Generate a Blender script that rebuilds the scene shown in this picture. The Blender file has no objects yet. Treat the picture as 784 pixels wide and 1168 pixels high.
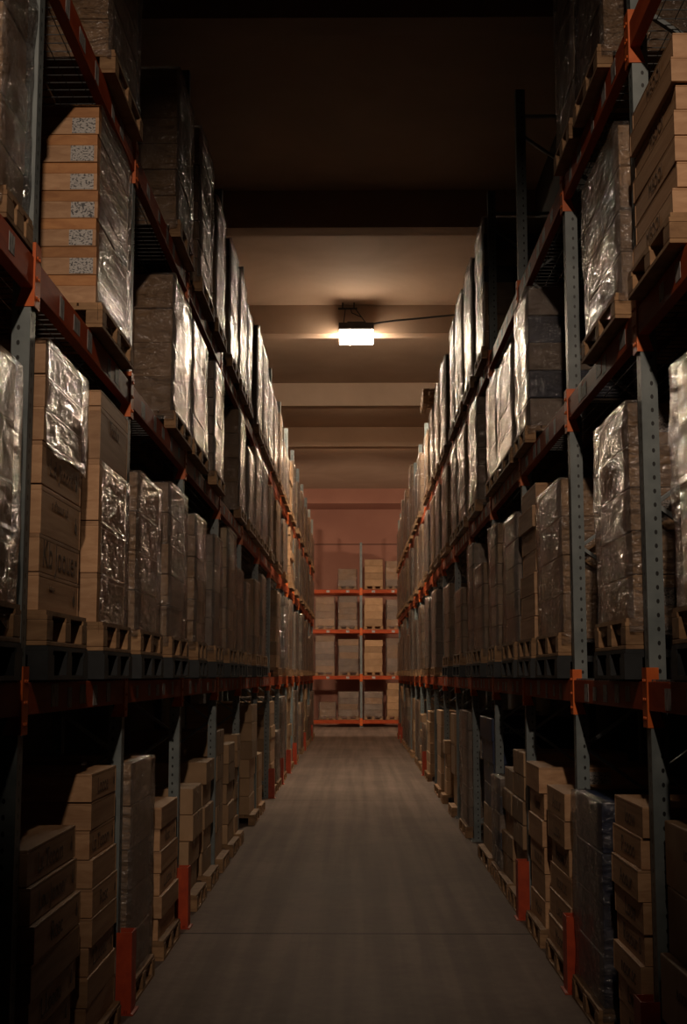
import bpy, bmesh, math, random
from mathutils import Vector, Matrix, noise
random.seed(7)
C = bpy.context.scene.collection
SC = bpy.context.scene

# ------------------------------------------------------------------ camera
F = 1490.0; W, H = 784, 1168
EYE = Vector((0, 0, 2.2)); PITCH = math.radians(7.115); YAW = math.radians(0.536)
cd = bpy.data.cameras.new('camera'); cam = bpy.data.objects.new('camera', cd); C.objects.link(cam)
cam.location = EYE; cam.rotation_euler = (math.pi/2 + PITCH, 0, YAW)
cd.sensor_fit = 'VERTICAL'; cd.sensor_height = 36; cd.lens = 36*F/H; cd.clip_end = 300
SC.camera = cam
RM = cam.rotation_euler.to_matrix()
def ray(px, py): return RM @ Vector(((px-W/2)/F, -(py-H/2)/F, -1))
def hit_x(px, py, X):
    d = ray(px, py); t = X/d.x; return EYE + d*t
def proj(p):
    q = RM.transposed() @ (Vector(p)-EYE)
    return W/2 + F*q.x/-q.z, H/2 - F*q.y/-q.z
def y_for(px, X, z):
    lo, hi = 2.0, 80.0
    s = 1 if X > 0 else -1
    for _ in range(50):
        m = (lo+hi)/2
        if s*(proj((X, m, z))[0]-px) > 0: lo = m
        else: hi = m
    return (lo+hi)/2

# ------------------------------------------------------------------ materials
def new_mat(name):
    m = bpy.data.materials.new(name); m.use_nodes = True
    nt = m.node_tree; nt.nodes.clear()
    out = nt.nodes.new('ShaderNodeOutputMaterial')
    b = nt.nodes.new('ShaderNodeBsdfPrincipled'); nt.links.new(b.outputs[0], out.inputs[0])
    return m, nt, b, out
def N(nt, t, **kw):
    n = nt.nodes.new(t)
    for k, v in kw.items():
        if k in n.inputs: n.inputs[k].default_value = v
        else: setattr(n, k, v)
    return n
def coords(nt, scale=(1,1,1), rand=True):
    tc = N(nt, 'ShaderNodeTexCoord'); mp = N(nt, 'ShaderNodeMapping'); mp.inputs['Scale'].default_value = scale
    if rand:
        oi = N(nt, 'ShaderNodeObjectInfo'); mu = N(nt, 'ShaderNodeMath', operation='MULTIPLY'); mu.inputs[1].default_value = 37.0
        nt.links.new(oi.outputs['Random'], mu.inputs[0])
        ad = N(nt, 'ShaderNodeVectorMath', operation='ADD')
        nt.links.new(tc.outputs['Object'], ad.inputs[0]); nt.links.new(mu.outputs[0], ad.inputs[1])
        nt.links.new(ad.outputs[0], mp.inputs[0])
    else: nt.links.new(tc.outputs['Object'], mp.inputs[0])
    return mp.outputs[0]
def ramp(nt, fac, c0, c1, p0=.3, p1=.7):
    r = N(nt, 'ShaderNodeValToRGB')
    r.color_ramp.elements[0].position = p0; r.color_ramp.elements[1].position = p1
    r.color_ramp.elements[0].color = (*c0, 1); r.color_ramp.elements[1].color = (*c1, 1)
    nt.links.new(fac, r.inputs[0]); return r.outputs[0]
def noise_mat(name, c0, c1, scale=(4,4,4), rough=.6, detail=4, bump=.15, vary=.25, spec=.4, metal=0, nscale=1.0, bdist=.01):
    m, nt, b, out = new_mat(name)
    v = coords(nt, scale)
    n = N(nt, 'ShaderNodeTexNoise', Scale=nscale, Detail=detail, Roughness=.6, Distortion=.6)
    nt.links.new(v, n.inputs['Vector'])
    col = ramp(nt, n.outputs['Fac'], c0, c1)
    if vary:
        oi = N(nt, 'ShaderNodeObjectInfo'); mr = N(nt, 'ShaderNodeMapRange')
        mr.inputs['To Min'].default_value = 1-vary; mr.inputs['To Max'].default_value = 1+vary*.6
        nt.links.new(oi.outputs['Random'], mr.inputs['Value'])
        h = N(nt, 'ShaderNodeHueSaturation'); nt.links.new(mr.outputs[0], h.inputs['Value']); nt.links.new(col, h.inputs['Color'])
        col = h.outputs[0]
    nt.links.new(col, b.inputs['Base Color'])
    b.inputs['Roughness'].default_value = rough; b.inputs['Specular IOR Level'].default_value = spec; b.inputs['Metallic'].default_value = metal
    if bump:
        bp = N(nt, 'ShaderNodeBump', Strength=bump, Distance=bdist); nt.links.new(n.outputs['Fac'], bp.inputs['Height']); nt.links.new(bp.outputs[0], b.inputs['Normal'])
    return m
M = {}
M['wood'] = noise_mat('pale_pine_wood', (.37,.20,.10), (.54,.325,.18), (6,1.2,22), .6)
M['wood_dark'] = noise_mat('orange_pine_wood', (.34,.14,.045), (.50,.235,.085), (6,1.2,22), .6)
M['pallet_wood'] = noise_mat('rough_pallet_wood', (.19,.10,.046), (.38,.225,.112), (5,5,14), .75)
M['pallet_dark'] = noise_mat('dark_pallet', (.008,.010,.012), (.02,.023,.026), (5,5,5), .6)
M['carton'] = noise_mat('brown_cardboard', (.31,.19,.10), (.42,.27,.155), (3,3,3), .75, vary=.3)
M['carton_grey'] = noise_mat('greyish_cardboard', (.25,.185,.14), (.33,.255,.20), (3,3,3), .75, vary=.3)
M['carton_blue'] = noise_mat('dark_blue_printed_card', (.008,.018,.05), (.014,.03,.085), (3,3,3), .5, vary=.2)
M['tape'] = noise_mat('packing_tape', (.30,.22,.15), (.36,.27,.19), (3,3,3), .25, vary=.1, bump=.05)
M['steel'] = noise_mat('red_oxide_beam_paint', (.30,.045,.014), (.46,.085,.026), (6,2,12), .55, vary=.12, bump=.05, spec=.18)
M['orange'] = noise_mat('orange_safety_paint', (.55,.10,.015), (.72,.16,.03), (8,8,8), .45, vary=.12, bump=.05)
M['guard'] = noise_mat('red_orange_guard_paint', (.30,.034,.012), (.46,.06,.016), (8,8,8), .5, vary=.12, bump=.05)
M['grey_steel'] = noise_mat('grey_galvanised_brace', (.16,.18,.185), (.25,.275,.28), (8,8,8), .45, vary=.1, bump=.03)
M['wire'] = noise_mat('dark_wire', (.05,.05,.05), (.09,.09,.088), (8,8,8), .4, vary=0, bump=0)
M['black'] = noise_mat('black_housing', (.02,.019,.02), (.035,.033,.034), (8,8,8), .5, vary=0, bump=0)
M['ink'] = noise_mat('printing_ink', (.10,.06,.035), (.15,.09,.055), (30,30,30), .7, vary=0, bump=0)
M['white_ink'] = noise_mat('pale_printing_ink', (.35,.36,.38), (.45,.46,.48), (30,30,30), .7, vary=0, bump=0)
M['ceiling'] = noise_mat('cream_ceiling_plaster', (.36,.25,.18), (.45,.32,.235), (.5,.5,.5), .85, vary=0, bump=.15, detail=6)
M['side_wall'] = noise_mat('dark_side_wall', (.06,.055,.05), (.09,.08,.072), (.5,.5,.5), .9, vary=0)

def perforated():      # upright post with a row of slots on every face
    m, nt, b, out = new_mat('perforated_grey_steel')
    tc = N(nt, 'ShaderNodeTexCoord'); sp = N(nt, 'ShaderNodeSeparateXYZ'); nt.links.new(tc.outputs['Object'], sp.inputs[0])
    def math_(op, a, bval=None, c=None):
        n = N(nt, 'ShaderNodeMath', operation=op)
        for i, v in enumerate((a, bval, c)):
            if v is None: continue
            if isinstance(v, (int, float)): n.inputs[i].default_value = v
            else: nt.links.new(v, n.inputs[i])
        return n.outputs[0]
    z = math_('SUBTRACT', math_('FRACT', math_('MULTIPLY', sp.outputs['Z'], 1/.075)), .5)
    zz = math_('POWER', math_('DIVIDE', math_('ABSOLUTE', math_('MULTIPLY', z, .075)), .013), 2)
    ge = N(nt, 'ShaderNodeNewGeometry'); sn = N(nt, 'ShaderNodeSeparateXYZ'); nt.links.new(ge.outputs['Normal'], sn.inputs[0])
    nx = math_('GREATER_THAN', math_('ABSOLUTE', sn.outputs['X']), .7)
    lat = math_('ADD', math_('MULTIPLY', nx, sp.outputs['Y']), math_('MULTIPLY', math_('SUBTRACT', 1.0, nx), math_('SUBTRACT', sp.outputs['X'], .012)))
    la = math_('POWER', math_('DIVIDE', math_('ABSOLUTE', lat), .0085), 2)
    hole = math_('LESS_THAN', math_('ADD', zz, la), 1.0)
    n = N(nt, 'ShaderNodeTexNoise', Scale=7.0, Detail=4.0); nt.links.new(tc.outputs['Object'], n.inputs['Vector'])
    col = ramp(nt, n.outputs['Fac'], (.12,.145,.15), (.20,.23,.23))
    mx = N(nt, 'ShaderNodeMix', data_type='RGBA'); nt.links.new(hole, mx.inputs[0]); nt.links.new(col, mx.inputs[6]); mx.inputs[7].default_value = (.008,.008,.008,1)
    nt.links.new(mx.outputs[2], b.inputs['Base Color']); b.inputs['Roughness'].default_value = .45
    return m
M['post'] = perforated()

def film_mat():
    m, nt, b, out = new_mat('clear_stretch_film')
    v = coords(nt, (1,1,1))
    wv = N(nt, 'ShaderNodeMapping'); wv.inputs['Rotation'].default_value = (.6, .0, 0); wv.inputs['Scale'].default_value = (1.0, 1.2, 3.4)
    nt.links.new(v, wv.inputs[0])
    n1 = N(nt, 'ShaderNodeTexNoise', Scale=3.2, Detail=3.0, Roughness=.5, Distortion=.9); nt.links.new(wv.outputs[0], n1.inputs['Vector'])
    n2 = N(nt, 'ShaderNodeTexNoise', Scale=16.0, Detail=3.0, Roughness=.6, Distortion=1.5); nt.links.new(v, n2.inputs['Vector'])
    n3 = N(nt, 'ShaderNodeTexNoise', Scale=2.0, Detail=2.0, Distortion=.4); nt.links.new(v, n3.inputs['Vector'])
    mul = N(nt, 'ShaderNodeMath', operation='MULTIPLY_ADD'); nt.links.new(n2.outputs['Fac'], mul.inputs[0]); mul.inputs[1].default_value = .35; nt.links.new(n1.outputs['Fac'], mul.inputs[2])
    bp = N(nt, 'ShaderNodeBump', Strength=1.0, Distance=.072); nt.links.new(mul.outputs[0], bp.inputs['Height'])
    nt.nodes.remove(b)
    df = N(nt, 'ShaderNodeBsdfDiffuse'); df.inputs[0].default_value = (.34,.30,.28,1); nt.links.new(bp.outputs[0], df.inputs['Normal'])
    gl = N(nt, 'ShaderNodeBsdfGlossy'); gl.inputs['Color'].default_value = (.95,.95,.95,1); gl.inputs['Roughness'].default_value = .14; nt.links.new(bp.outputs[0], gl.inputs['Normal'])
    tr = N(nt, 'ShaderNodeBsdfTransparent'); tr.inputs[0].default_value = (.95,.94,.93,1)
    mr = N(nt, 'ShaderNodeMapRange'); mr.inputs['From Min'].default_value = .35; mr.inputs['From Max'].default_value = .7
    mr.inputs['To Min'].default_value = .06; mr.inputs['To Max'].default_value = .28; nt.links.new(n3.outputs['Fac'], mr.inputs['Value'])
    mx = N(nt, 'ShaderNodeMixShader'); nt.links.new(mr.outputs[0], mx.inputs[0]); nt.links.new(tr.outputs[0], mx.inputs[1]); nt.links.new(df.outputs[0], mx.inputs[2])
    fr = N(nt, 'ShaderNodeFresnel', IOR=1.55); nt.links.new(bp.outputs[0], fr.inputs['Normal'])
    fm = N(nt, 'ShaderNodeMath', operation='MULTIPLY_ADD', use_clamp=True); nt.links.new(fr.outputs[0], fm.inputs[0]); fm.inputs[1].default_value = .7; fm.inputs[2].default_value = .02
    m2 = N(nt, 'ShaderNodeMixShader'); nt.links.new(fm.outputs[0], m2.inputs[0]); nt.links.new(mx.outputs[0], m2.inputs[1]); nt.links.new(gl.outputs[0], m2.inputs[2])
    nt.links.new(m2.outputs[0], out.inputs[0])
    return m
M['film'] = film_mat()

def label_mat(name, sx, sy):       # white paper printed with rows of dark type and a bar code
    m, nt, b, out = new_mat(name)
    v = coords(nt, (sx, sx, sy))
    br = N(nt, 'ShaderNodeTexNoise', Scale=1.0, Detail=1.0); nt.links.new(v, br.inputs['Vector'])
    col = ramp(nt, br.outputs['Fac'], (.06,.06,.065), (.42,.40,.385), .40, .47)
    nt.links.new(col, b.inputs['Base Color']); b.inputs['Roughness'].default_value = .6
    return m
M['label'] = label_mat('printed_white_label', 80, 120)
M['barcode'] = label_mat('barcode_sticker', 90, 12)

def floor_mat():
    m, nt, b, out = new_mat('worn_concrete_floor')
    v = coords(nt, (1,1,1), False)
    n1 = N(nt, 'ShaderNodeTexNoise', Scale=.6, Detail=8.0, Roughness=.65); nt.links.new(v, n1.inputs['Vector'])
    n2 = N(nt, 'ShaderNodeTexNoise', Scale=9.0, Detail=6.0, Roughness=.7); nt.links.new(v, n2.inputs['Vector'])
    ad = N(nt, 'ShaderNodeMath', operation='MULTIPLY_ADD'); nt.links.new(n2.outputs['Fac'], ad.inputs[0]); ad.inputs[1].default_value = .45
    nt.links.new(n1.outputs['Fac'], ad.inputs[2])
    col = ramp(nt, ad.outputs[0], (.135,.101,.083), (.232,.18,.15), .5, .95)
    # tyre streaks running along the aisle
    mp = N(nt, 'ShaderNodeMapping'); mp.inputs['Scale'].default_value = (5, .12, 1); nt.links.new(v, mp.inputs[0])
    n3 = N(nt, 'ShaderNodeTexNoise', Scale=1.0, Detail=3.0); nt.links.new(mp.outputs[0], n3.inputs['Vector'])
    st = ramp(nt, n3.outputs['Fac'], (.72,.72,.72), (1.05,1.05,1.05), .4, .6)
    mx = N(nt, 'ShaderNodeMix', data_type='RGBA', blend_type='MULTIPLY'); mx.inputs[0].default_value = .8
    nt.links.new(col, mx.inputs[6]); nt.links.new(st, mx.inputs[7])
    # saw-cut joints across the aisle
    sp = N(nt, 'ShaderNodeSeparateXYZ'); nt.links.new(v, sp.inputs[0])
    a = N(nt, 'ShaderNodeMath', operation='SUBTRACT'); nt.links.new(sp.outputs['Y'], a.inputs[0]); a.inputs[1].default_value = 11.56-6
    d = N(nt, 'ShaderNodeMath', operation='PINGPONG'); nt.links.new(a.outputs[0], d.inputs[0]); d.inputs[1].default_value = 6.0
    lt = N(nt, 'ShaderNodeMath', operation='GREATER_THAN'); nt.links.new(d.outputs[0], lt.inputs[0]); lt.inputs[1].default_value = 5.982
    m2 = N(nt, 'ShaderNodeMix', data_type='RGBA'); nt.links.new(lt.outputs[0], m2.inputs[0]); nt.links.new(mx.outputs[2], m2.inputs[6]); m2.inputs[7].default_value = (.02,.014,.012,1)
    nt.links.new(m2.outputs[2], b.inputs['Base Color'])
    rr = N(nt, 'ShaderNodeMapRange'); b.inputs['Specular IOR Level'].default_value = 0.025; rr.inputs['To Min'].default_value = .5; rr.inputs['To Max'].default_value = .7; nt.links.new(n1.outputs['Fac'], rr.inputs['Value'])
    nt.links.new(rr.outputs[0], b.inputs['Roughness'])
    bp = N(nt, 'ShaderNodeBump', Strength=.15, Distance=.01); nt.links.new(n2.outputs['Fac'], bp.inputs['Height']); nt.links.new(bp.outputs[0], b.inputs['Normal'])
    return m
M['floor'] = floor_mat()
def backwall_mat():
    m, nt, b, out = new_mat('terracotta_painted_wall')
    v = coords(nt, (1,1,1), False)
    n1 = N(nt, 'ShaderNodeTexNoise', Scale=.5, Detail=6.0); nt.links.new(v, n1.inputs['Vector'])
    col = ramp(nt, n1.outputs['Fac'], (.36,.17,.125), (.45,.225,.165))
    nt.links.new(col, b.inputs['Base Color']); b.inputs['Roughness'].default_value = .8
    return m
M['wall'] = backwall_mat()
M['seam'] = noise_mat('dark_panel_seam', (.12,.055,.04), (.16,.075,.055), (1,1,1), .8, vary=0)
m, nt, b, out = new_mat('glowing_lamp_diffuser')
b.inputs['Base Color'].default_value = (.9,.9,.88,1); b.inputs['Emission Color'].default_value = (1,.79,.57,1); b.inputs['Emission Strength'].default_value = 760
M['lamp'] = m
M['lamp_side'] = m.copy(); M['lamp_side'].name = 'glowing_lamp_side'; M['lamp_side'].node_tree.nodes['Principled BSDF'].inputs['Emission Strength'].default_value = 27
M['rear_fill'] = M['lamp_side'].copy(); M['rear_fill'].name = 'added_rear_fill_glow'; M['rear_fill'].node_tree.nodes['Principled BSDF'].inputs['Emission Strength'].default_value = 320  # stronger glow for the fill panel added behind the lamp

# ------------------------------------------------------------------ mesh helpers
def bm_box(bm, x0, x1, y0, y1, z0, z1):
    v = [bm.verts.new(p) for p in ((x0,y0,z0),(x1,y0,z0),(x1,y1,z0),(x0,y1,z0),(x0,y0,z1),(x1,y0,z1),(x1,y1,z1),(x0,y1,z1))]
    for f in ((0,3,2,1),(4,5,6,7),(0,1,5,4),(1,2,6,5),(2,3,7,6),(3,0,4,7)): bm.faces.new([v[i] for i in f])
    return v
def bm_prism(bm, pts, axis, a, b_):
    """polygon pts (2-D) extruded along axis (0,1,2) from a to b_"""
    def P(p, t):
        q = list(p); q.insert(axis, t); return q
    A = [bm.verts.new(P(p, a)) for p in pts]; B = [bm.verts.new(P(p, b_)) for p in pts]
    bm.faces.new(A); bm.faces.new(B[::-1]); n = len(pts)
    for i in range(n): bm.faces.new((A[i], B[i], B[(i+1)%n], A[(i+1)%n]))
def bm_bar(bm, p, q, w, t):
    """rectangular bar from p to q"""
    p, q = Vector(p), Vector(q); d = (q-p); L = d.length; R = d.to_track_quat('Z', 'Y').to_matrix().to_4x4()
    v = bm_box(bm, -w/2, w/2, -t/2, t/2, 0, L)
    bmesh.ops.transform(bm, matrix=Matrix.Translation(p) @ R, verts=v)
def bm_tube(bm, p, q, r, seg=8):
    p, q = Vector(p), Vector(q); d = q-p; R = d.to_track_quat('Z', 'Y').to_matrix().to_4x4()
    res = bmesh.ops.create_cone(bm, cap_ends=True, segments=seg, radius1=r, radius2=r, depth=d.length)
    bmesh.ops.transform(bm, matrix=Matrix.Translation((p+q)/2) @ R, verts=res['verts'])
def finish(bm, name, mat, bevel=0, smooth=False):
    bmesh.ops.recalc_face_normals(bm, faces=bm.faces)
    if bevel: bmesh.ops.bevel(bm, geom=list(bm.edges), offset=bevel, segments=2, profile=.6, affect='EDGES', clamp_overlap=True)
    me = bpy.data.meshes.new(name); bm.to_mesh(me); bm.free()
    me.materials.append(M[mat] if isinstance(mat, str) else mat)
    if smooth:
        for p in me.polygons: p.use_smooth = True
    return me
def link(name, data, parent=None, loc=(0,0,0), rz=0):
    o = bpy.data.objects.new(name, data); C.objects.link(o); o.location = loc
    if rz: o.rotation_euler = (0, 0, rz)
    if parent: o.parent = parent
    return o
def tag(o, label, cat, group=None):
    o['label'] = label; o['category'] = cat
    if group: o['group'] = group
    return o
def struct(o): o['kind'] = 'structure'; return o
CACHE = {}
def cached(key, fn):
    if key not in CACHE: CACHE[key] = fn()
    return CACHE[key]
ORD = ('first second third fourth fifth sixth seventh eighth ninth tenth eleventh twelfth thirteenth fourteenth fifteenth sixteenth '
       'seventeenth eighteenth nineteenth twentieth twenty-first twenty-second twenty-third twenty-fourth twenty-fifth twenty-sixth twenty-seventh twenty-eighth twenty-ninth thirtieth').split()
SIDE = {-1: 'left', 1: 'right'}
SHELF = ('floor row', 'lowest shelf', 'middle shelf', 'top shelf')

# ------------------------------------------------------------------ the hall
ZC, ZB = 10.35, 9.70
def box_obj(name, x0, x1, y0, y1, z0, z1, mat):
    bm = bmesh.new(); bm_box(bm, x0, x1, y0, y1, z0, z1)
    return struct(link(name, finish(bm, name, mat)))
XW = 3.05; YB, YF = 59.1, -9.0
XE = 9.0; YE = 48.6
box_obj('floor', -XE-.2, XE+.2, YF-.2, YB+.2, -.2, 0, 'floor')
box_obj('ceiling', -XE-.2, XE+.2, YF-.2, YB+.2, ZC, ZC+.2, 'ceiling')
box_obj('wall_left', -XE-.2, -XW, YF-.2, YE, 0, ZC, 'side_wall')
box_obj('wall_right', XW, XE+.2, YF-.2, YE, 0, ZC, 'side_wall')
box_obj('wall_end_left', -XE-.2, -XE, YE, YB, 0, ZC, 'wall'); box_obj('wall_end_right', XE, XE+.2, YE, YB, 0, ZC, 'wall')
box_obj('wall_back', -XE, XE, YB, YB+.2, 0, ZC, 'wall')
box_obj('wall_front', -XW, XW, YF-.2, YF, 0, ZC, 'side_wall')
beams_y = [21.3-7.1*3, 21.3-14.2, 14.2, 21.3, 28.2, 36.0, 42.6]
for i, y in enumerate(beams_y): box_obj('trim_%d' % (i+1), -XW, XW, y, y+.42, ZB, ZC, 'ceiling')
box_obj('trim_8', -XE, XE, 57.0, YB, ZB, ZC, 'wall')
box_obj('trim_9', -XE, XE, YB-.012, YB, 8.07, 8.12, 'seam')

# ------------------------------------------------------------------ racking
ZL = [0.0, 2.165, 4.22, 5.90]          # top of floor / beams
BH = .155                              # beam height
PL = [3.25, 6.2, 8.93, 11.84, 14.9, 17.86, 20.98, 24.0, 27.0, 30.0, 33.0, 36.0, 39.0, 42.0, 45.0, 48.0]
PR = [4.3, 7.12, 9.52, 12.28, 15.0, 17.86, 20.7, 23.6, 26.5, 29.4, 32.2, 35.0, 37.8, 40.6, 43.4, 46.2, 48.2]
HTOP = 7.9; DEPTH = 1.05
def post_mesh():
    bm = bmesh.new()
    pts = [(-.045,-.05),(.045,-.05),(.045,-.022),(.02,-.022),(.02,.022),(.045,.022),(.045,.05),(-.045,.05)]
    bm_prism(bm, pts, 2, 0, HTOP)
    return finish(bm, 'post', 'post')
def plate_mesh():
    bm = bmesh.new(); bm_box(bm, -.08, .08, -.09, .09, 0, .008)
    for sx, sy in ((-.06,-.07),(-.06,.07)): bm_tube(bm, (sx,sy,.006), (sx,sy,.03), .012)
    return finish(bm, 'base_plate', 'grey_steel')
def upright(side, y, label):
    t = link('upright_frame', None, None, (side*1.62, y, 0)); tag(t, label, 'rack upright', 'upright frames of the %s rack' % SIDE[side])
    pm = cached('post', post_mesh); bp = cached('plate', plate_mesh)
    for k, x in enumerate((0, side*DEPTH)):
        o = link('post', pm, t, (x, 0, .008)); p = link('base_plate', bp, t, (x, 0, 0))
        if (side < 0) != (k == 1): o.rotation_euler = (0, 0, math.pi); p.rotation_euler = (0, 0, math.pi)
    def brace(z0, z1):
        def f():
            bm = bmesh.new(); bm_bar(bm, (side*.02, 0, 0), (side*(DEPTH-.02), 0, z1-z0), .04, .025)
            return finish(bm, 'brace', 'grey_steel', .004)
        link('brace', cached(('brace', side, round(z1-z0, 3)), f), t, (0, 0, z0))
    brace(.25, .25); z = .25; d = .72; up = True
    while z + d < HTOP-.1:
        brace(z, z+d) if up else brace(z+d, z)
        z += d; up = not up
    brace(HTOP-.25, HTOP-.25)
    return t
def beam_mesh(L):
    bm = bmesh.new()
    # stepped box section: front face towards -x
    pts = [(-.03,-BH),(.03,-BH),(.03,-.035),(.012,-.035),(.012,0),(-.03,0)]
    A = [bm.verts.new((p[0], -L/2, p[1])) for p in pts]; B = [bm.verts.new((p[0], L/2, p[1])) for p in pts]
    bm.faces.new(A); bm.faces.new(B[::-1])
    for i in range(6): bm.faces.new((A[i], B[i], B[(i+1)%6], A[(i+1)%6]))
    return finish(bm, 'rack_beam', 'steel', .004)
def connector_mesh(side, end):
    """hooked end plate: an angle lying on the aisle face and the side of the post, flaring out at its foot"""
    bm = bmesh.new()
    z1, z0 = .075, -.245
    s = side
    # aisle-face plate (thin in x)
    bm_box(bm, -.038, -.032, -.0, .052, z0, z1)
    # side plate seen from the aisle end, flaring
    bm_prism(bm, [(-.038, z1), (.028, z1), (.03, -BH-.01), (.055, z0), (-.038, z0)], 1, -.006, 0)
    for k in range(3): bm_tube(bm, (-.045, .03, z0+.05+k*.1), (-.03, .03, z0+.05+k*.1), .009, 8)
    return finish(bm, 'end_connector', 'orange')
def sticker_mesh(w, h):
    bm = bmesh.new(); bm_box(bm, -.0008, .0008, -w/2, w/2, -h/2, h/2); return finish(bm, 'label', 'barcode')
def beam(side, y0, y1, z, label, group, rear=False, stickers=0, seed=0):
    L = y1-y0-.1-.012
    X = side*1.595 if not rear else side*(1.62+DEPTH+.045)
    t = link('rack_beam', cached(('beam', round(L, 2)), lambda: beam_mesh(L)), None, (X, (y0+y1)/2, z))
    if side < 0: t.rotation_euler = (0, 0, math.pi)
    if rear: t.rotation_euler = (0, 0, t.rotation_euler.z + math.pi)
    tag(t, label, 'rack beam', group)
    cm = cached(('conn', 1), lambda: connector_mesh(1, 1))
    for e in (-1, 1):
        c = link('end_connector', cm, t, (0, e*(L/2+.0065), 0))
        if e < 0: c.scale = (1, -1, 1)
    r = random.Random(seed)
    for k in range(stickers):
        w = r.choice((.10, .13, .16)); h = r.choice((.09, .11, .12))
        link('location_label', cached(('stk', w, h), lambda: sticker_mesh(w, h)), t, (-.0312, (k-(stickers-1)/2)*L/stickers*.8+r.uniform(-.12,.12), -.078+r.uniform(-.01,.01)))
    return t
def deck_mesh(L):
    bm = bmesh.new(); D = DEPTH-.02
    n = int(L/.1)
    for i in range(n+1):
        y = -L/2 + L*i/n
        bm_box(bm, 0, D, y-.002, y+.002, .004, .010)
        bm_box(bm, -.032, 0, y-.002, y+.002, .004, .010); bm_box(bm, -.034, -.028, y-.002, y+.002, -.03, .010)
    for j in range(11):
        x = D*j/10
        bm_box(bm, x-.002, x+.002, -L/2, L/2, -.001, .004)
    return finish(bm, 'wire_deck', 'wire')
def guard_mesh():
    bm = bmesh.new(); h = .52
    pts = [(-.055,-.085),(.05,-.085),(.05,-.077),(-.047,-.077),(-.047,.077),(.05,.077),(.05,.085),(-.055,.085)]
    A = [bm.verts.new((p[0], p[1], .01)) for p in pts]; B = [bm.verts.new((p[0]*(1 if p[0] > 0 else .96), p[1], h)) for p in pts]
    bm.faces.new(A[::-1]); bm.faces.new(B); n = len(pts)
    for i in range(n): bm.faces.new((A[i], A[(i+1)%n], B[(i+1)%n], B[i]))
    return finish(bm, 'column_guard', 'guard')
def guard_foot():
    bm = bmesh.new(); bm_box(bm, -.075, .055, -.11, .11, 0, .01)
    for y in (-.095, .095): bm_tube(bm, (-.02, y, .008), (-.02, y, .03), .012)
    return finish(bm, 'foot_plate', 'guard')
def guard(side, y, label):
    g = link('column_guard', cached('guard', guard_mesh), None, (side*1.525, y, 0)); tag(g, label, 'column guard', 'column guards')
    link('foot_plate', cached('gfoot', guard_foot), g)
    if side < 0: g.rotation_euler = (0, 0, math.pi)
    return g

for side, P in ((-1, PL), (1, PR)):
    s = SIDE[side]
    for i, y in enumerate(P):
        lab = 'grey perforated upright frame, %s from near end of %s rack' % (ORD[i-1], s) if i else 'grey upright frame of the %s rack nearest the viewer, ahead of all others' % s
        if i == len(P)-1: lab = 'grey upright frame closing the far end of the %s rack' % s
        upright(side, y, lab)
    for i in range(len(P)-1):
        for l in (1, 2, 3):
            beam(side, P[i], P[i+1], ZL[l], 'red-orange front beam of %s, %s bay from near end, %s rack' % (SHELF[l], ORD[i], s),
                 'front beams of the %s rack' % s, stickers=(5 if i < 7 else 0), seed=i*10+l+(50 if side > 0 else 0))
            if i < 5:
                beam(side, P[i], P[i+1], ZL[l], 'rear beam under the %s, %s bay from the near end, %s rack' % (SHELF[l], ORD[i], s), 'rear beams of the %s rack' % s, rear=True)
            L = P[i+1]-P[i]-.14
            d = link('wire_deck', cached(('deck', round(L, 2)), lambda: deck_mesh(L)), None, (side*1.615, (P[i]+P[i+1])/2, ZL[l]+.001))
            if side < 0: d.rotation_euler = (0, 0, math.pi)
            tag(d, 'dark wire mesh deck of the %s, %s bay from the near end, %s rack' % (SHELF[l], ORD[i], s), 'wire deck', 'wire decks of the %s rack' % s)
for i in (1, 2, 3, 7, 8, 9, 10, 12, 14):
    guard(-1, PL[i], 'red-orange column guard at the foot of the left rack\'s %s upright' % ORD[i-1])
for i in (1, 2, 3, 9, 14, 15):
    guard(1, PR[i], 'red-orange column guard at the foot of the right rack\'s %s upright' % ORD[i-1])

# ------------------------------------------------------------------ pallets
def pallet_pieces(Lx, Ly, h):
    """deck / blocks / runner boards, origin at base centre"""
    def deck():
        bm = bmesh.new(); n = 7; w = Lx/n
        for i in range(n):
            x = -Lx/2+i*w
            bm_box(bm, x+.006, x+w-.006, -Ly/2, Ly/2, h-.022, h)
        for y in (-Ly/2+.05, 0, Ly/2-.05): bm_box(bm, -Lx/2, Lx/2, y-.05, y+.05, h-.044, h-.0225)
        return finish(bm, 'deck', 'pallet_wood')
    def block():
        bm = bmesh.new(); bm_box(bm, -.05, .05, -.065, .065, .022, h-.0445); return finish(bm, 'block', 'pallet_wood', .006)
    def runner():
        bm = bmesh.new(); bm_box(bm, -.05, .05, -Ly/2, Ly/2, 0, .0215); return finish(bm, 'bottom_board', 'pallet_wood', .003)
    return deck, block, runner
def pallet_whole(Lx, Ly, h, mat):
    bm = bmesh.new(); n = 7; w = Lx/n
    for i in range(n):
        x = -Lx/2+i*w; bm_box(bm, x+.006, x+w-.006, -Ly/2, Ly/2, h-.022, h)
    for y in (-Ly/2+.05, 0, Ly/2-.05): bm_box(bm, -Lx/2, Lx/2, y-.05, y+.05, h-.044, h-.0225)
    for x in (-Lx/2+.05, 0, Lx/2-.05):
        bm_box(bm, x-.05, x+.05, -Ly/2, Ly/2, 0, .0215)
        for y in (-Ly/2+.065, 0, Ly/2-.065): bm_box(bm, x-.05, x+.05, y-.065, y+.065, .0215, h-.044)
    return finish(bm, 'pallet', mat)
def qf(v): return round(math.floor(v/.005+1e-6)*.005, 4)
def q(v, s=.02): return round(round(v/s)*s, 4)
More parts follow.
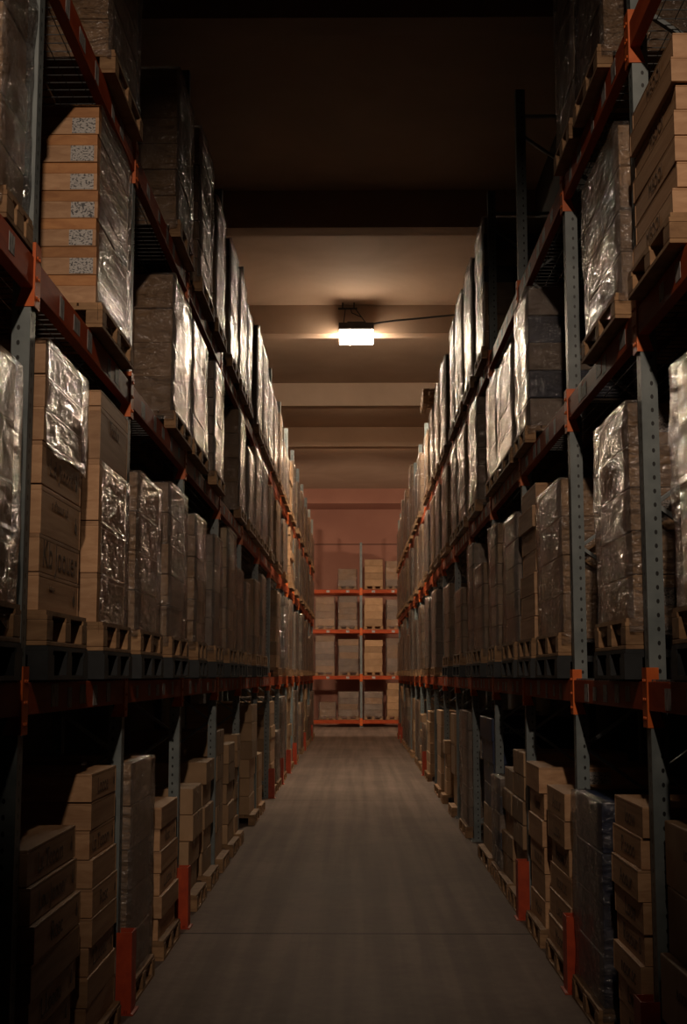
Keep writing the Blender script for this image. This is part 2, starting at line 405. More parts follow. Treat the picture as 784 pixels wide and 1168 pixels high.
def pallet(parent, loc, Lx, Ly, h, detail, mat='pallet_wood'):
    Ly = q(Ly)
    if not detail or mat != 'pallet_wood':
        return link('pallet', cached(('pal', Lx, Ly, h, mat), lambda: pallet_whole(Lx, Ly, h, mat)), parent, loc)
    r = link('pallet', None, parent, loc)
    dk, bl, rn = pallet_pieces(Lx, Ly, h)
    link('deck', cached(('dk', Lx, Ly, h), dk), r)
    for x in (-Lx/2+.05, 0, Lx/2-.05):
        link('bottom_board', cached(('rn', Ly), rn), r, (x, 0, 0))
        for y in (-Ly/2+.065, 0, Ly/2-.065): link('block', cached(('bl', h), bl), r, (x, y, 0))
    return r

# ------------------------------------------------------------------ boxes
def carton_mesh(dx, dy, dz, mat):
    """cardboard box: slightly bulged faces, a lid seam and rounded edges"""
    bm = bmesh.new()
    bm_box(bm, -dx/2, dx/2, -dy/2, dy/2, 0, dz)
    bmesh.ops.recalc_face_normals(bm, faces=bm.faces)
    bmesh.ops.bevel(bm, geom=list(bm.edges), offset=.008, segments=2, profile=.6, affect='EDGES')
    # flap seam: a narrow groove pressed along the middle of the top
    bm_box(bm, -dx/2+.01, dx/2-.01, -.004, .004, dz-.001, dz+.0008)
    return finish(bm, 'carton', mat)
def crate_body_mesh(dx, dy, dz):
    """wooden case: end boards proud of the long side boards, finger-jointed corners"""
    bm = bmesh.new(); t = .02
    for s in (-1, 1):
        bm_box(bm, -dx/2, dx/2, s*(dy/2-t/2)-t/2, s*(dy/2-t/2)+t/2, 0, dz)
    for s in (-1, 1):
        x = s*(dx/2-t/2-.002)
        bm_box(bm, x-t/2, x+t/2, -dy/2+t, dy/2-t, 0, dz)
    bm_box(bm, -dx/2+t, dx/2-t, -dy/2+t, dy/2-t, 0, .015)
    return finish(bm, 'body', 'wood', .0025)
def lid_mesh(dx, dy, dz, mat):
    bm = bmesh.new(); bm_box(bm, -dx/2+.001, dx/2-.001, -dy/2, dy/2, 0, dz); return finish(bm, 'lid', mat, .003)
def paper_mesh(w, h, axis='y'):
    bm = bmesh.new()
    if axis == 'y': bm_box(bm, -w/2, w/2, -.0008, .0008, -h/2, h/2)
    else: bm_box(bm, -.0008, .0008, -w/2, w/2, -h/2, h/2)
    return finish(bm, 'shipping_label', 'label')
def lettering(parent, text, size, loc, side, mat='ink', face='aisle'):
    cu = bpy.data.curves.new('printed_lettering', 'FONT'); cu.body = text; cu.size = size; cu.extrude = .0006; cu.align_x = 'CENTER'; cu.align_y = 'CENTER'
    cu.materials.append(M[mat]); cu.resolution_u = 3
    tmp = bpy.data.objects.new('tmp', cu); me = bpy.data.meshes.new_from_object(tmp); me.name = 'printed_lettering'
    bpy.data.objects.remove(tmp); bpy.data.curves.remove(cu)
    o = bpy.data.objects.new('printed_lettering', me); C.objects.link(o); o.parent = parent; o.location = loc
    o.rotation_euler = (math.pi/2, 0, (-math.pi/2 if side > 0 else math.pi/2) if face == 'aisle' else 0)
    return o
def emblem(parent, r, loc):
    bm = bmesh.new()
    bmesh.ops.create_cone(bm, cap_ends=True, segments=20, radius1=r, radius2=r, depth=.0014)
    bm_box(bm, -r*.25, r*.25, r*.8, r*1.9, -.0007, .0007)
    bmesh.ops.transform(bm, matrix=Matrix.Rotation(math.pi/2, 4, 'Y') @ Matrix.Rotation(math.pi/2, 4, 'Z'), verts=bm.verts)
    return link('printed_emblem', finish(bm, 'printed_emblem', 'ink'), parent, loc)
def make_crate(name, parent, loc, dx, dy, dz, lidf=.12, lidmat='wood', rz=0):
    dy = q(dy, .01); dz = qf(dz)
    r = link(name, None, parent, loc, rz)
    lh = q(dz*lidf, .005)
    link('body', cached(('cb', dx, dy, dz, lh), lambda: crate_body_mesh(dx, dy, dz-lh)), r)
    link('lid', cached(('cl', dx, dy, lh, lidmat), lambda: lid_mesh(dx, dy, lh, lidmat)), r, (0, 0, dz-lh))
    return r, dz
def tape_mesh(dx, dy, dz):
    bm = bmesh.new()
    bm_box(bm, -dx/2-.0008, dx/2+.0008, -.03, .03, dz, dz+.0012)
    for s in (-1, 1): bm_box(bm, s*dx/2-.0008, s*dx/2+.0008, -.03, .03, dz-.07, dz+.0006)
    return finish(bm, 'tape', 'tape')

# ------------------------------------------------------------------ stretch film
def film_mesh(dx, dy, z0, z1, seed, fine, top=True, open_end=False):
    nu, nv = (72, 34) if fine else (36, 12)
    rx, ry = dx/2, dy/2
    rnd = random.Random(seed); o1 = Vector((rnd.uniform(0,90), rnd.uniform(0,90), rnd.uniform(0,90)))
    per = 2*(dx+dy); cr = .035
    def around(s):                      # point on the perimeter, outward normal
        s %= per
        if s < dx: p, n = (-rx+s, -ry), (0,-1)
        elif s < dx+dy: p, n = (rx, -ry+s-dx), (1,0)
        elif s < 2*dx+dy: p, n = (rx-(s-dx-dy), ry), (0,1)
        else: p, n = (-rx, ry-(s-2*dx-dy)), (-1,0)
        return p, n
    ss = []                             # sample with the four corners on the grid
    for L, a in ((dx,0),(dy,dx),(dx,dx+dy),(dy,2*dx+dy)):
        k = max(4, round(nu*L/per)); ss += [a+L*i/k for i in range(k)]
    bm = bmesh.new(); rows = []
    amp = .020 if fine else .018
    for j in range(nv+1):
        f = j/nv; row = []
        for s in ss:
            p, n = around(s)
            corner = min(abs(s-c) for c in (0, dx, dx+dy, 2*dx+dy, per))
            z = z0+(z1-z0)*f
            if j == 0: z += .05*noise.noise(Vector((p[0]*5, p[1]*5, seed)))
            v = Vector((p[0]*1.6+z*.5, p[1]*1.6-z*.5, z*1.8))+o1
            d = .013 + amp*abs(noise.noise(v)) + .5*amp*noise.noise(v*3.1)
            d = max(d, .006)
            qx = p[0]+n[0]*d; qy = p[1]+n[1]*d
            if corner < .002:
                qx = p[0]+math.copysign(d*.8, p[0]); qy = p[1]+math.copysign(d*.8, p[1])
            row.append(bm.verts.new((qx, qy, z)))
        rows.append(row)
    if top:
        row = []
        for s in ss:
            p, n = around(s); k = .90 + .04*noise.noise(Vector((p[0]*6, p[1]*6, seed+5.)))
            row.append(bm.verts.new((p[0]*k, p[1]*k, z1+.008)))
        rows.append(row)
    m_ = len(ss)
    for j in range(len(rows)-1):
        for i in range(m_):
            if open_end and ss[i] < dx-.001 and j < nv: continue
            bm.faces.new((rows[j][i], rows[j][(i+1)%m_], rows[j+1][(i+1)%m_], rows[j+1][i]))
    return finish(bm, 'stretch_film', 'film', smooth=True)

# ------------------------------------------------------------------ loads
# every row, read off the photograph: x and y of the near top corner, x of the far top edge, kind, options
FX = 1.53
ROWS = {
 (-1, 3): [(125,None,157,'W',dict(zt=7.75, zn=6.1)), (204,77,220,'W',{}), (229,144,243,'W',{}), (247,222,257,'W',{}), (263,271,271,'W',{}),
           (274,305,281,'W',{}), (282,346,287,'W',{}), (294,371,299,'W',{}), (300,393,306,'W',{}), (306,429,312,'W',{}),
           (312,449,318.6,'W',{}), (319,470,325.5,'W',{}), (331,527,339,'C',{}), (340,549,344,'W',{}), (344.5,560,348,'W',{}), (349,578,352,'W',{}),(353,590,356,'W',{})],
 (-1, 2): [(0,None,34,'W',dict(zt=5.5, zn=4.6, fx=1.60)), (115,121,150,'L',{}), (198,312,217,'W',{}), (219,363,236,'W',{}), (245,411,261,'W',{}),
           (273,466,281.6,'W',{}), (283,509,290,'W',{}), (291.6,509,298,'W',{}), (299,525,307,'W',{}), (308,553,315,'W',{}),
           (316,570,323,'W',{}), (324,592,331,'W',{}), (332,600,337,'C',{}), (338,612,341,'W',{}), (342,622,346,'W',{}), (347,628,350,'W',{}), (351,640,354,'W',{})],
 (-1, 1): [(-60,340,23,'W',dict(fx=1.54)), (54,387,98,'P',{}), (117,444,148,'P2',{}), (158,537,183,'W',{}), (194,549,213,'W',{}), (223.7,586,234,'W',{}),
           (244,609,254,'W',{}), (260,601,269,'W',{}), (270,647,277,'W',{}), (278,662,284,'W',{}), (290,660,296,'W',{}), (297,654,309,'W',{}),
           (316,673,323,'W',{}), (325,680,330,'W',{}), (331,684,337,'W',{}), (338,698,344,'W',{}), (345,700,349,'W',{}), (350,708,354,'W',{})],
 (-1, 0): [(-30,1025,11,'C',dict(fx=1.63)), (36,969,91,'C',dict(n=7, txt=1)), (105,883.5,137,'C',dict(n=9)), (149,871,175,'W',{}), (184,921,203,'C',dict(n=6)),
           (222,900,232,'B',dict(n=4)), (240,868,247,'B',dict(n=5)), (248.5,836,255,'B',dict(n=5)), (264,849,271,'B',dict(n=5)), (273,838,279,'B',dict(n=6)), (289,804,294.6,'B',dict(n=6)),
           (296,861,300,'B',dict(n=3)), (310,801,317.5,'B',dict(n=7)), (322,795,329,'W',{}), (331,782,336,'B',dict(n=6)), (337,788,341.6,'W',{}), (344,802,349,'W',{}), (350,786,354,'B',dict(n=5))],
 (1, 3): [(688,None,660,'W',dict(zt=7.7, zn=6.1)), (655,None,632,'W',dict(zt=7.7, zn=6.1)), (553,241,543,'W',dict(dark=1)), (538,294,528,'W',{}), (527,330,520,'W',{}), (518,363,509.5,'W',{}),
          (508,404,501.5,'W',{}), (501,434,495,'W',{}), (494,462,489,'W',dict(topallet=1)), (488,490,483.5,'W',{}), (479,516,470,'W',{}), (469,530,464,'W',{}), (463,558,459.5,'W',{}), (459,570,456,'W',{})],
 (1, 2): [(766,35,719,'C',dict(n=7)), (704,140,666,'W',dict(lab=1)), (601,327,585,'W',dict(dark=1)), (584.5,391,568,'W',{}), (567,421,553.5,'W',{}), (544,445,535.5,'W',{}),
          (531,482,522,'W',{}), (521,500,512,'W',{}), (510,520,503,'W',{}), (502,545,496,'W',{}), (495,560,489,'W',{}), (488,580,482,'W',{}), (481,592,476,'W',{}), (475,605,470,'W',{}), (469,614,465,'W',{}), (464,625,460,'W',{}), (459,640,456,'W',{})],
 (1, 1): [(860,330,743,'W',{}), (715,457,680,'W',dict(lab=1)), (639,545,614,'W',{}), (608,550,593,'C',dict(n=7)), (591.5,581,574.5,'W',{}), (566.5,596,555,'W',{}),
          (551,641,541,'W',{}), (540,619,529.5,'W',{}), (527,670,515,'W',{}), (513,665,501,'W',{}), (497,672,490,'W',{}), (489,680,483,'W',{}), (481,690,476,'W',{}),
          (475,707,469.5,'W',{}), (469,690,464,'W',{}), (463,705,459.5,'W',{}), (459,712,456,'W',{})],
 (1, 0): [(820,972,744,'B',dict(n=4, txt=1)), (734.6,923,697,'C',dict(n=8, txt=1)), (684,916,653,'W',dict(dark=1, blacktop=1)), (653,909,625,'C',dict(n=6, txt=1)), (618,875,602,'C',dict(n=6, lab=1)),
          (598,861,583,'B',dict(n=6)), (581,880,570,'B',dict(n=5)), (568,887,558,'W',dict(blue=1)), (559,820,545,'B',dict(n=6, blue=1)), (533,812,525.5,'W',{}),
          (518.6,815,513,'B',dict(n=3)), (507,845,503.5,'B',dict(n=4)), (502,811,496.5,'B',dict(n=5)), (489.5,812,481,'B',dict(n=6)), (477,799,472,'W',{}), (471,797,467,'B',dict(n=5)), (464,785,459,'W',{}), (458,783,454,'B',dict(n=4))],
}
ZMAX = [1.95, ZL[2]-BH-.06, ZL[3]-BH-.06, 8.6]
def solve_row(side, lev):
    P = PL if side < 0 else PR; out = []
    for xn, yt, xf, kind, opt in ROWS[(side, lev)]:
        opt = dict(opt); fx = opt.get('fx', FX)
        if yt is None:
            zt = opt['zt']; y0 = y_for(xn, side*fx, opt['zn']); y1 = y_for(xf, side*fx, opt['zn'])
        else:
            p = hit_x(xn, yt, side*fx); y0, zt = p.y, p.z; y1 = y_for(xf, side*fx, zt)
        out.append([y0, y1, zt, kind, opt])
    for i in range(len(out)-1):                       # neighbours keep clear of one another
        if out[i][1] > out[i+1][0]-.07: out[i][1] = out[i+1][0]-.07
    res = []
    for i, (y0, y1, zt, kind, opt) in enumerate(out):
        y1 = min(y1, y0+1.30)
        for p in P:                                   # and of the uprights
            a, b_ = p-.10, p+.10
            if y0 < b_ and y1 > a:
                if (y0+y1)/2 < p: y1 = min(y1, a)
                else: y0 = max(y0, b_)
        lo = res[-1][1]+.07 if res else 0
        if y1-y0 < .72: 
            hi = out[i+1][0]-.07 if i+1 < len(out) else y1+1
            y1 = min(hi, y0+.8)
            if y1-y0 < .72: y0 = max(lo, y1-.8)
            for p in P:
                a, b_ = p-.10, p+.10
                if y0 < b_ and y1 > a:
                    if (y0+y1)/2 < p: y1 = min(y1, a)
                    else: y0 = max(y0, b_)
        y0 = max(y0, lo)
        if y1-y0 < .35: print('dropped', side, lev, i, y0, y1); continue
        zt = min(zt, ZMAX[lev]); zt = max(zt, ZL[lev]+.5)
        res.append((y0, y1, zt, kind, opt))
    # the far bays stand full: bays deep in the aisle hold two loads each
    rnd = random.Random(side*7+lev); full = []
    for k in range(len(P)-1):
        a, b_ = P[k]+.10, P[k+1]-.10
        if a < 22: continue
        for lo, hi in ((a, (a+b_)/2-.04), ((a+b_)/2+.04, b_)):
            if all(r[1]+.07 < lo or r[0]-.07 > hi for r in res):
                zt = (ZL[lev] if lev else .15)+(rnd.uniform(1.1, 1.55) if lev else rnd.uniform(.7, 1.5))
                full.append((lo+rnd.uniform(0,.1), hi-rnd.uniform(.05,.2), min(zt, ZMAX[lev]), 'W' if lev or rnd.random() < .4 else 'B', {}))
    return sorted(res+full, key=lambda r: r[0])

PD = 1.0                                              # load depth into the rack
WORDS = ['Lz Tcoom', 'Lou Jooner', 'L.Noon', 'Rosc', 'Ad.cocu', 'Loooe', 'Jocou']
def build_row(side, lev):
    s = SIDE[side]; rnd = random.Random(100*side+lev)
    rows = solve_row(side, lev)
    for i, (y0, y1, zt, kind, opt) in enumerate(rows):
        near = y0 < 15.5
        L = q(y1-y0); ym = (y0+y1)/2; xm = side*(opt.get('fx', FX)+PD/2); zb = ZL[lev]+(.0115 if lev else 0)
        where = '%s from near end, %s rack %s' % (ORD[i], s, SHELF[lev])
        ph = .15 if lev != 1 else .17
        if lev == 1 and y0 < 24:
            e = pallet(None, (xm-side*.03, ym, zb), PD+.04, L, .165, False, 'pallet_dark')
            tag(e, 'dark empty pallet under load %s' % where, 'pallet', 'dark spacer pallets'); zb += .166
        hgt = zt-zb-ph
        if hgt < .35: ph = .1; hgt = max(.35, zt-zb-ph)
        bx, by = PD-.02, L-.02
        if kind in ('W', 'P', 'P2', 'L'):
            rel = hgt/(1.35 if lev else 1.3)
            size = 'tall' if hgt > 1.45 else ('low' if hgt < 1.05 else 'medium-height')
            look = {'W': 'film-wrapped carton load', 'P': 'half-wrapped lettered wooden crate load', 'P2': 'wooden crate load with unwrapped top case', 'L': 'white-labelled wooden case load'}[kind]
            if opt.get('dark'): look = 'film-wrapped load of dark-banded cartons'
            if opt.get('blue'): look = 'film-wrapped load of blue cartons'
            t = link('pallet_load', None, None, (xm, ym, zb))
            tag(t, '%s %s, %s' % (size, look, where), 'pallet load', 'pallet loads on the %s rack\'s %s' % (s, SHELF[lev]))
            pallet(t, (-side*.02, 0, 0), PD+.04, L, ph, near)
            z = ph+.001
            if kind == 'W':
                n = max(3, round(hgt/rnd.uniform(.2, .32))); dz = hgt/n
                mat = rnd.choice(('carton', 'carton', 'carton_grey'))
                for k in range(n):
                    m_ = mat
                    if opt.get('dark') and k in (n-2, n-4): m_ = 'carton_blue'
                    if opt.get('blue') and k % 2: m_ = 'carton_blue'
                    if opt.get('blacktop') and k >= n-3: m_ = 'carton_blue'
                    ddy = q(by-rnd.choice((0, .02, .04)))
                    ddz = qf(dz-.002)
                    c = link('carton', cached(('car', bx, ddy, ddz, m_), lambda: carton_mesh(bx, ddy, ddz, m_)), t, (rnd.uniform(-.006,.006), rnd.uniform(-.008,.008), z))
                    if opt.get('lab') and k % 2 == 0:
                        link('shipping_label', cached(('sl', .14, .1), lambda: paper_mesh(.14, .1)), c, (-side*bx*.32, -ddy/2-.001, ddz*.5))
                    z += dz
                z -= .004
                link('stretch_film', film_mesh(bx+.02, by+.03, ph*.55, z+.004, i*7+lev*31+side*3+400, y0 < 20), t)
            elif kind == 'P':
                hs = [.19,.19,.25,.22,.17,.17,.17]; k_ = hgt/sum(hs); zz = []
                for k, h in enumerate(hs):
                    r, dz = make_crate('crate', t, (0, rnd.uniform(-.01,.01), z), bx, by-(0 if k < 4 else .03), h*k_-.002, .1)
                    if k in (1, 3): lettering(r, ['', 'Kb Joouer', '', 'L.d. Jkooner'][k], .19 if k == 1 else .12, (-side*(bx/2+.001), 0, dz*.5), side)
                    if k == 0: lettering(r, 'Iqoiloe.rs', .035, (-side*(bx/2+.001), .18*side, dz*.65), side)
                    if k == 2: lettering(r, 's d\'toour ud', .075, (-side*(bx/2+.001), -.05, dz*.7), side)
                    if k in (0, 2, 3): emblem(r, .03, (-side*(bx/2+.0008), by*.36, dz*.45))
                    zz.append(z); z += h*k_
                link('stretch_film', film_mesh(bx+.012, by+.02, zz[4]-.05, z, 77, True, True, True), t)
            elif kind == 'P2':
                hs = [.3,.32,.38,.33,.1]; k_ = hgt/sum(hs); zz = []
                for k, h in enumerate(hs):
                    r, dz = make_crate('crate', t, (0, rnd.uniform(-.01,.01), z), bx, by-(.02 if k < 3 else 0), h*k_-.002, .1)
                    if k == 3: lettering(r, 'Tooko', .12, (-side*(bx/2+.001), -.02, dz*.75), side)
                    zz.append(z); z += h*k_
                link('stretch_film', film_mesh(bx+.012, by+.01, ph*.6, zz[3]-.02, 78, True, False, True), t)
            else:
                n = 7; dz = hgt/n
                for k in range(n):
                    r, d_ = make_crate('crate', t, (rnd.uniform(-.008,.008), rnd.uniform(-.006,.006), z), bx, by, dz-.002, .38, 'wood_dark')
                    if k: link('shipping_label', cached(('sl', .19, .09), lambda: paper_mesh(.14, .095)), r, (-side*(bx/2-.09), -by/2-.0018, d_*.31))
                    z += dz
                link('stretch_film', film_mesh(bx+.012, by+.02, ph*.5, z, 79, True, True, True), t)
            if opt.get('topallet'):
                for k in range(2):
                    e = pallet(None, (xm-side*.18, ym-.1, zb+z+.012+k*.152), PD+.04, L, .15, near)
                    tag(e, 'loose wooden pallet lying %s on the load by the lamp, right rack top shelf' % ('lowest' if k == 0 else 'uppermost'), 'pallet', 'pallets lying on a load')
        else:
            p = pallet(None, (xm-side*.02, ym, zb), PD+.04, L, ph, near)
            tag(p, 'wooden pallet under box stack %s' % where, 'pallet', 'pallets under loose stacks')
            n = opt.get('n') or max(3, round(hgt/.2)); dz = hgt/n; z = zb+ph+.001
            nx = 'crate' if kind == 'C' else 'carton'
            for k in range(n):
                pos = 'topmost' if k == n-1 else ('bottom' if k == 0 else '%s up' % ORD[k])
                jx, jy = rnd.uniform(-.03, .012), rnd.uniform(-.018, .018)
                sh = 0
                yy = by
                if lev == 0 and i == 2 and side < 0 and k >= 2: yy = by-.10; jy += -.0
                if lev == 0 and side > 0 and i == 3 and k >= 3: yy = by-.12
                pre = 'pale pine crate' if kind == 'C' else ('dark blue carton' if opt.get('blue') and k >= n-4 else 'brown carton')
                if opt.get('txt'): pre = 'lettered ' + pre
                grp = 'loose %ss on the %s rack\'s %s' % (nx, s, SHELF[lev])
                if kind == 'C':
                    r, d_ = make_crate('wooden_crate', None, (xm-side*jx*-1, ym+jy, z), bx, yy, dz-.002, .1, rz=rnd.uniform(-.008,.008))
                    tag(r, '%s, %s in stack %s' % (pre, pos, where), 'crate', grp)
                    if opt.get('txt') or (lev in (0,2) and y0 < 12 and k % 2 == 0):
                        tx = {(-1,0): ['', 'Loooe', 'L.Looou', '', 'Rosc', 'Lou Jooner', 'Lz Tcoom'], (1,0): ['Moor', 'Lxooc', 'noor.sc', 'Recour S', 'Looe', 'Aoour', 'P.sooo', 'Ioow']}.get((side, lev), ['MEOOI'])
                        w = tx[k % len(tx)]
                        if w: lettering(r, w, min(.15, d_*.8), (-side*(bx/2+.001), -.05, d_*.48), side)
                        if w and side < 0: emblem(r, .025, (-side*(bx/2+.0008), yy*.4, d_*.45))
                    if opt.get('lab') and k == n-1:
                        link('shipping_label', cached(('sl', .2, .2), lambda: paper_mesh(.2, .14)), r, (0, -yy/2-.0018, d_*.5))
                else:
                    m_ = 'carton_blue' if opt.get('blue') and k >= n-4 else 'carton'
                    ddx = bx; ddy = q(yy-rnd.choice((0, .03, .06))); ddz = qf(dz-.002)
                    r = link('carton', cached(('car', ddx, ddy, ddz, m_), lambda: carton_mesh(ddx, ddy, ddz, m_)), None, (xm+side*rnd.uniform(0, .05), ym+jy, z), rnd.uniform(-.012,.012))
                    tag(r, '%s, %s in stack %s' % (pre, pos, where), 'carton', grp)
                    if near: link('tape', cached(('tp', ddx, ddy, ddz), lambda: tape_mesh(ddx, ddy, ddz)), r)
                    if opt.get('txt'): lettering(r, ['L.oooo', 'A.OOUCA', '', 'LOOZE'][k % 4] or 'Toor', .07, (-side*(ddx/2+.001), .1, ddz*.6), side)
                    if opt.get('blue') and k >= n-4: lettering(r, ['SO', 'CC', '25', 'Cooo'][k-n+4], .11, (-side*(ddx/2-.25), -ddy/2-.001, ddz*.5), side, 'white_ink', 'end')
                z += dz
    return rows
ALL = {}
for side in (-1, 1):
    for lev in range(4): ALL[(side, lev)] = build_row(side, lev)

# ------------------------------------------------------------------ rack across the far end
YR = 56.4; BZ = [.30, 2.17, 4.14, 5.86]
def cross_upright(x, label):
    t = link('upright_frame', None, None, (x, YR+.05, 0), math.pi/2); tag(t, label, 'rack upright', 'upright frames of the far rack')
    for k in (0, 1):
        link('post', cached('post', post_mesh), t, (k*DEPTH, 0, .008)); link('base_plate', cached('plate', plate_mesh), t, (k*DEPTH, 0, 0))
    z = .25
    while z+.72 < HTOP-.1:
        def f():
            bm = bmesh.new(); bm_bar(bm, (.02, 0, 0), (DEPTH-.02, 0, .72), .04, .025); return finish(bm, 'brace', 'grey_steel', .004)
        link('brace', cached('xbrace', f), t, (0, 0, z)); z += .72
    return t
XP = [-2.62, .23, 3.0]
for x, w in zip(XP, ('left', 'middle', 'right')): cross_upright(x, 'grey %s upright frame of the rack across the far end' % w)
for j in range(2):
    for l, z in enumerate(BZ):
        L = XP[j+1]-XP[j]-.112
        for rear in (0, 1):
            t = link('rack_beam', cached(('beam', round(L, 2)), lambda: beam_mesh(L)), None, ((XP[j]+XP[j+1])/2, YR-.0+(DEPTH+.1 if rear else 0), z), math.pi/2 if not rear else -math.pi/2)
            tag(t, 'red-orange %s beam, %s from the floor, %s bay of the far cross rack' % ('rear' if rear else 'front', ORD[l], ('left', 'right')[j]), 'rack beam', 'beams of the far cross rack')
            for e in (-1, 1):
                c = link('end_connector', cached(('conn', 1), lambda: connector_mesh(1, 1)), t, (0, e*(L/2+.0065), 0))
                if e < 0: c.scale = (1, -1, 1)
            if not rear and l:
                for k in range(3): link('location_label', cached(('stk', .14, .1), lambda: sticker_mesh(.14, .1)), t, (-.0312, (k-1)*.85, -.078))
        d = link('wire_deck', cached(('deck', round(L-.05, 2)), lambda: deck_mesh(L-.05)), None, ((XP[j]+XP[j+1])/2, YR+.02, z+.001), math.pi/2)
        tag(d, 'dark wire mesh deck, %s from the floor, %s bay of the far cross rack' % (ORD[l], ('left', 'right')[j]), 'wire deck', 'wire decks of the far cross rack')
FAR = [ # level, x left, x right, y top, kind
 (3, 386,407,649,'W'), (3, 416,437,638,'B'), (3, 440,458,640,'W'),
 (2, 360,382,681,'W'), (2, 386,407.5,680,'W'), (2, 415.5,437,682,'B'), (2, 441,462,684,'W'),
 (1, 360,381.5,725,'W'), (1, 386,409.5,729,'W'), (1, 415.5,437,730,'B'), (1, 441,462,728,'W'),
 (0, 364,383,801,'W'), (0, 386,409.5,789,'W'), (0, 415.5,437,789,'W'), (0, 441,462,779,'B')]
rnd = random.Random(5); count = {}
for lev, xa, xb, yt, kind in FAR:
    d = ray(xa, yt); t_ = (YR-.05)/d.y; pa = EYE+d*t_
    d = ray(xb, yt); pb = EYE+d*((YR-.05)/d.y)
    wd = q(pb.x-pa.x); xm = (pa.x+pb.x)/2; zb = BZ[lev]+.012; hgt = pa.z-zb-.15
    k0 = count[lev] = count.get(lev, 0)+1
    nm = ('bottom', 'second', 'third', 'top')[lev]
    t = link('pallet_load', None, None, (xm, YR-.05+wd*0+.5, zb), math.pi/2)
    tag(t, '%s pallet load, %s from the left on the far cross rack\'s %s level' % ('shiny film-wrapped' if kind == 'W' else 'brown carton', ORD[k0-1], nm), 'pallet load', 'pallet loads on the far cross rack')
    pallet(t, (0, 0, 0), 1.0, wd, .15, False)
    n = max(2, round(hgt/.28)); dz = hgt/n; z = .151
    for k in range(n):
        ddy = q(wd-rnd.choice((.02, .04, .06))); ddz = qf(dz-.002)
        m_ = 'carton' if kind == 'B' else rnd.choice(('carton', 'carton_grey'))
        link('carton', cached(('car', .96, ddy, ddz, m_), lambda: carton_mesh(.96, ddy, ddz, m_)), t, (0, rnd.uniform(-.015,.015), z)); z += dz
    if kind == 'W': link('stretch_film', film_mesh(.98, wd, .06, z, 900+lev*10+k0, True), t)

# ------------------------------------------------------------------ lamp
LY = 28.02
t = link('ceiling_lamp', None, None, (.02, LY, 9.44)); tag(t, 'bright box-shaped lamp hanging from the ceiling over the aisle', 'lamp')
bm = bmesh.new(); bm_box(bm, -.37, .37, -.15, .15, .012, .27); link('diffuser', finish(bm, 'diffuser', 'lamp_side', .01), t)
bm = bmesh.new(); bm_box(bm, -.36, .36, .1505, .156, .02, .24); link('added_fill_panel', finish(bm, 'added_fill_panel', 'rear_fill'), t)  # added glowing panel, brightens the ceiling beyond the beam; not part of the fixture
bm = bmesh.new(); bm_box(bm, -.36, .36, -.14, .14, 0, .011); link('lens', finish(bm, 'lens', 'lamp'), t)
bm = bmesh.new(); bm_box(bm, -.385, .385, -.165, .165, .272, .42); bm_box(bm, -.2, .2, -.1, .1, .42, .46); link('housing', finish(bm, 'housing', 'black', .008), t)
bm = bmesh.new(); bm_box(bm, -.40, .02, -.03, .03, .76, .79); bm_bar(bm, (-.3, .0, .78), (-.3, 0, .95), .03, .03); bm_bar(bm, (-.05, .0, .78), (-.05, 0, .95), .03, .03)
link('mounting_bar', finish(bm, 'mounting_bar', 'black'), t)
for p, q_ in (((-.24,0,.77),(-.28,0,.43)), ((-.02,0,.77),(.22,0,.44)), ((-.12,0,.77),(-.10,0,.68)), ((-.10,0,.68),(.12,0,.58))):
    bm = bmesh.new(); bm_tube(bm, p, q_, .011); link('suspension_wire', finish(bm, 'suspension_wire', 'black'), t)
cu = bpy.data.curves.new('power_cable', 'CURVE'); cu.dimensions = '3D'; cu.bevel_depth = .022; cu.bevel_resolution = 2
sp = cu.splines.new('POLY'); pts = [(.32, LY, 9.86), (.55, LY, 9.90), (.9, LY, 9.945), (1.4, LY, 9.99), (2.0, LY, 10.05), (2.5, LY, 10.10), (XW, LY, 10.16)]
sp.points.add(len(pts)-1)
for k, p in enumerate(pts): sp.points[k].co = (*p, 1)
cu.materials.append(M['black'])
tmp = bpy.data.objects.new('tmp', cu); me = bpy.data.meshes.new_from_object(tmp); bpy.data.objects.remove(tmp)
tag(link('power_cable', me), 'black power cable running from the lamp to the right wall', 'cable')

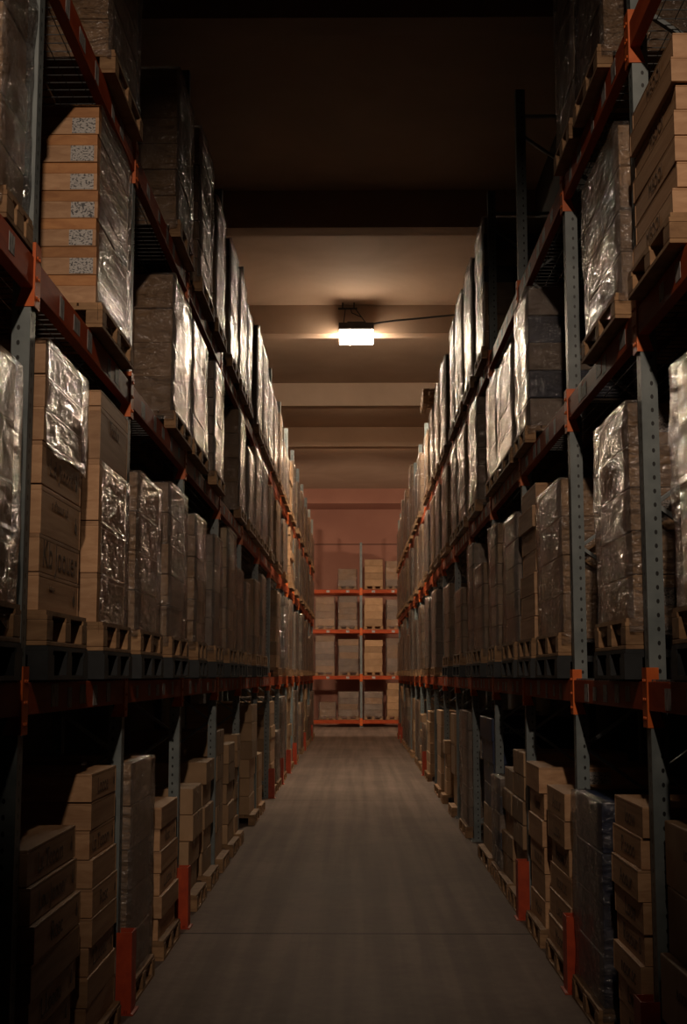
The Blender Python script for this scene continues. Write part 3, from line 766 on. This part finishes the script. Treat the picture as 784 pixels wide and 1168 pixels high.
# ------------------------------------------------------------------ lights
def spot(name, loc, aim, power, angle, blend, radius, col):
    l = bpy.data.lights.new(name, 'SPOT'); l.energy = power; l.spot_size = math.radians(angle); l.spot_blend = blend; l.shadow_soft_size = radius; l.color = col
    o = bpy.data.objects.new(name, l); C.objects.link(o); o.location = loc
    o.rotation_euler = (Vector(aim)-Vector(loc)).to_track_quat('-Z', 'Y').to_euler(); return o
spot('floodlight_behind', (.1, -1.0, 7.9), (.05, 8.0, 4.0), 1500, 44, 1.0, .09, (1, .77, .58))

for sx in (-1, 1):      # the lamps of the cross aisle, round the corner on either side
    l = bpy.data.lights.new('cross_aisle_lamp', 'AREA'); l.shape = 'RECTANGLE'; l.size = .74; l.size_y = .3; l.energy = 210; l.color = (1, .72, .5)
    o = bpy.data.objects.new('cross_aisle_lamp', l); C.objects.link(o); o.location = (sx*5.2, 49.3, 5.6)
    o.rotation_euler = (Vector((0, 56.4, 2.6))-o.location).to_track_quat('-Z', 'Y').to_euler()
for y, e in ((37.2, 150), (43.9, 420)):      # further lamps of the row, tucked up behind the ceiling beams
    l = bpy.data.lights.new('aisle_lamp', 'POINT'); l.energy = e; l.shadow_soft_size = .16; l.color = (1, .70, .45)
    o = bpy.data.objects.new('aisle_lamp', l); C.objects.link(o); o.location = (.02, y, 9.86)
w = bpy.data.worlds.new('world'); SC.world = w; w.use_nodes = True
w.node_tree.nodes['Background'].inputs[0].default_value = (.02,.02,.025,1); w.node_tree.nodes['Background'].inputs[1].default_value = .05
SC.view_settings.view_transform = 'Standard'; SC.view_settings.look = 'None'; SC.view_settings.gamma = 1; SC.view_settings.exposure = 0
SC.view_settings.use_curve_mapping = False
SC.cycles.use_denoising = True; SC.cycles.sample_clamp_indirect = 4; SC.cycles.max_bounces = 8; SC.cycles.transparent_max_bounces = 12
SC.cycles.use_adaptive_sampling = True
for k in sorted(ALL):
    print('ROW', k, ' '.join('%.1f-%.1f/%.2f' % (a, b_, z) for a, b_, z, *_ in ALL[k]))
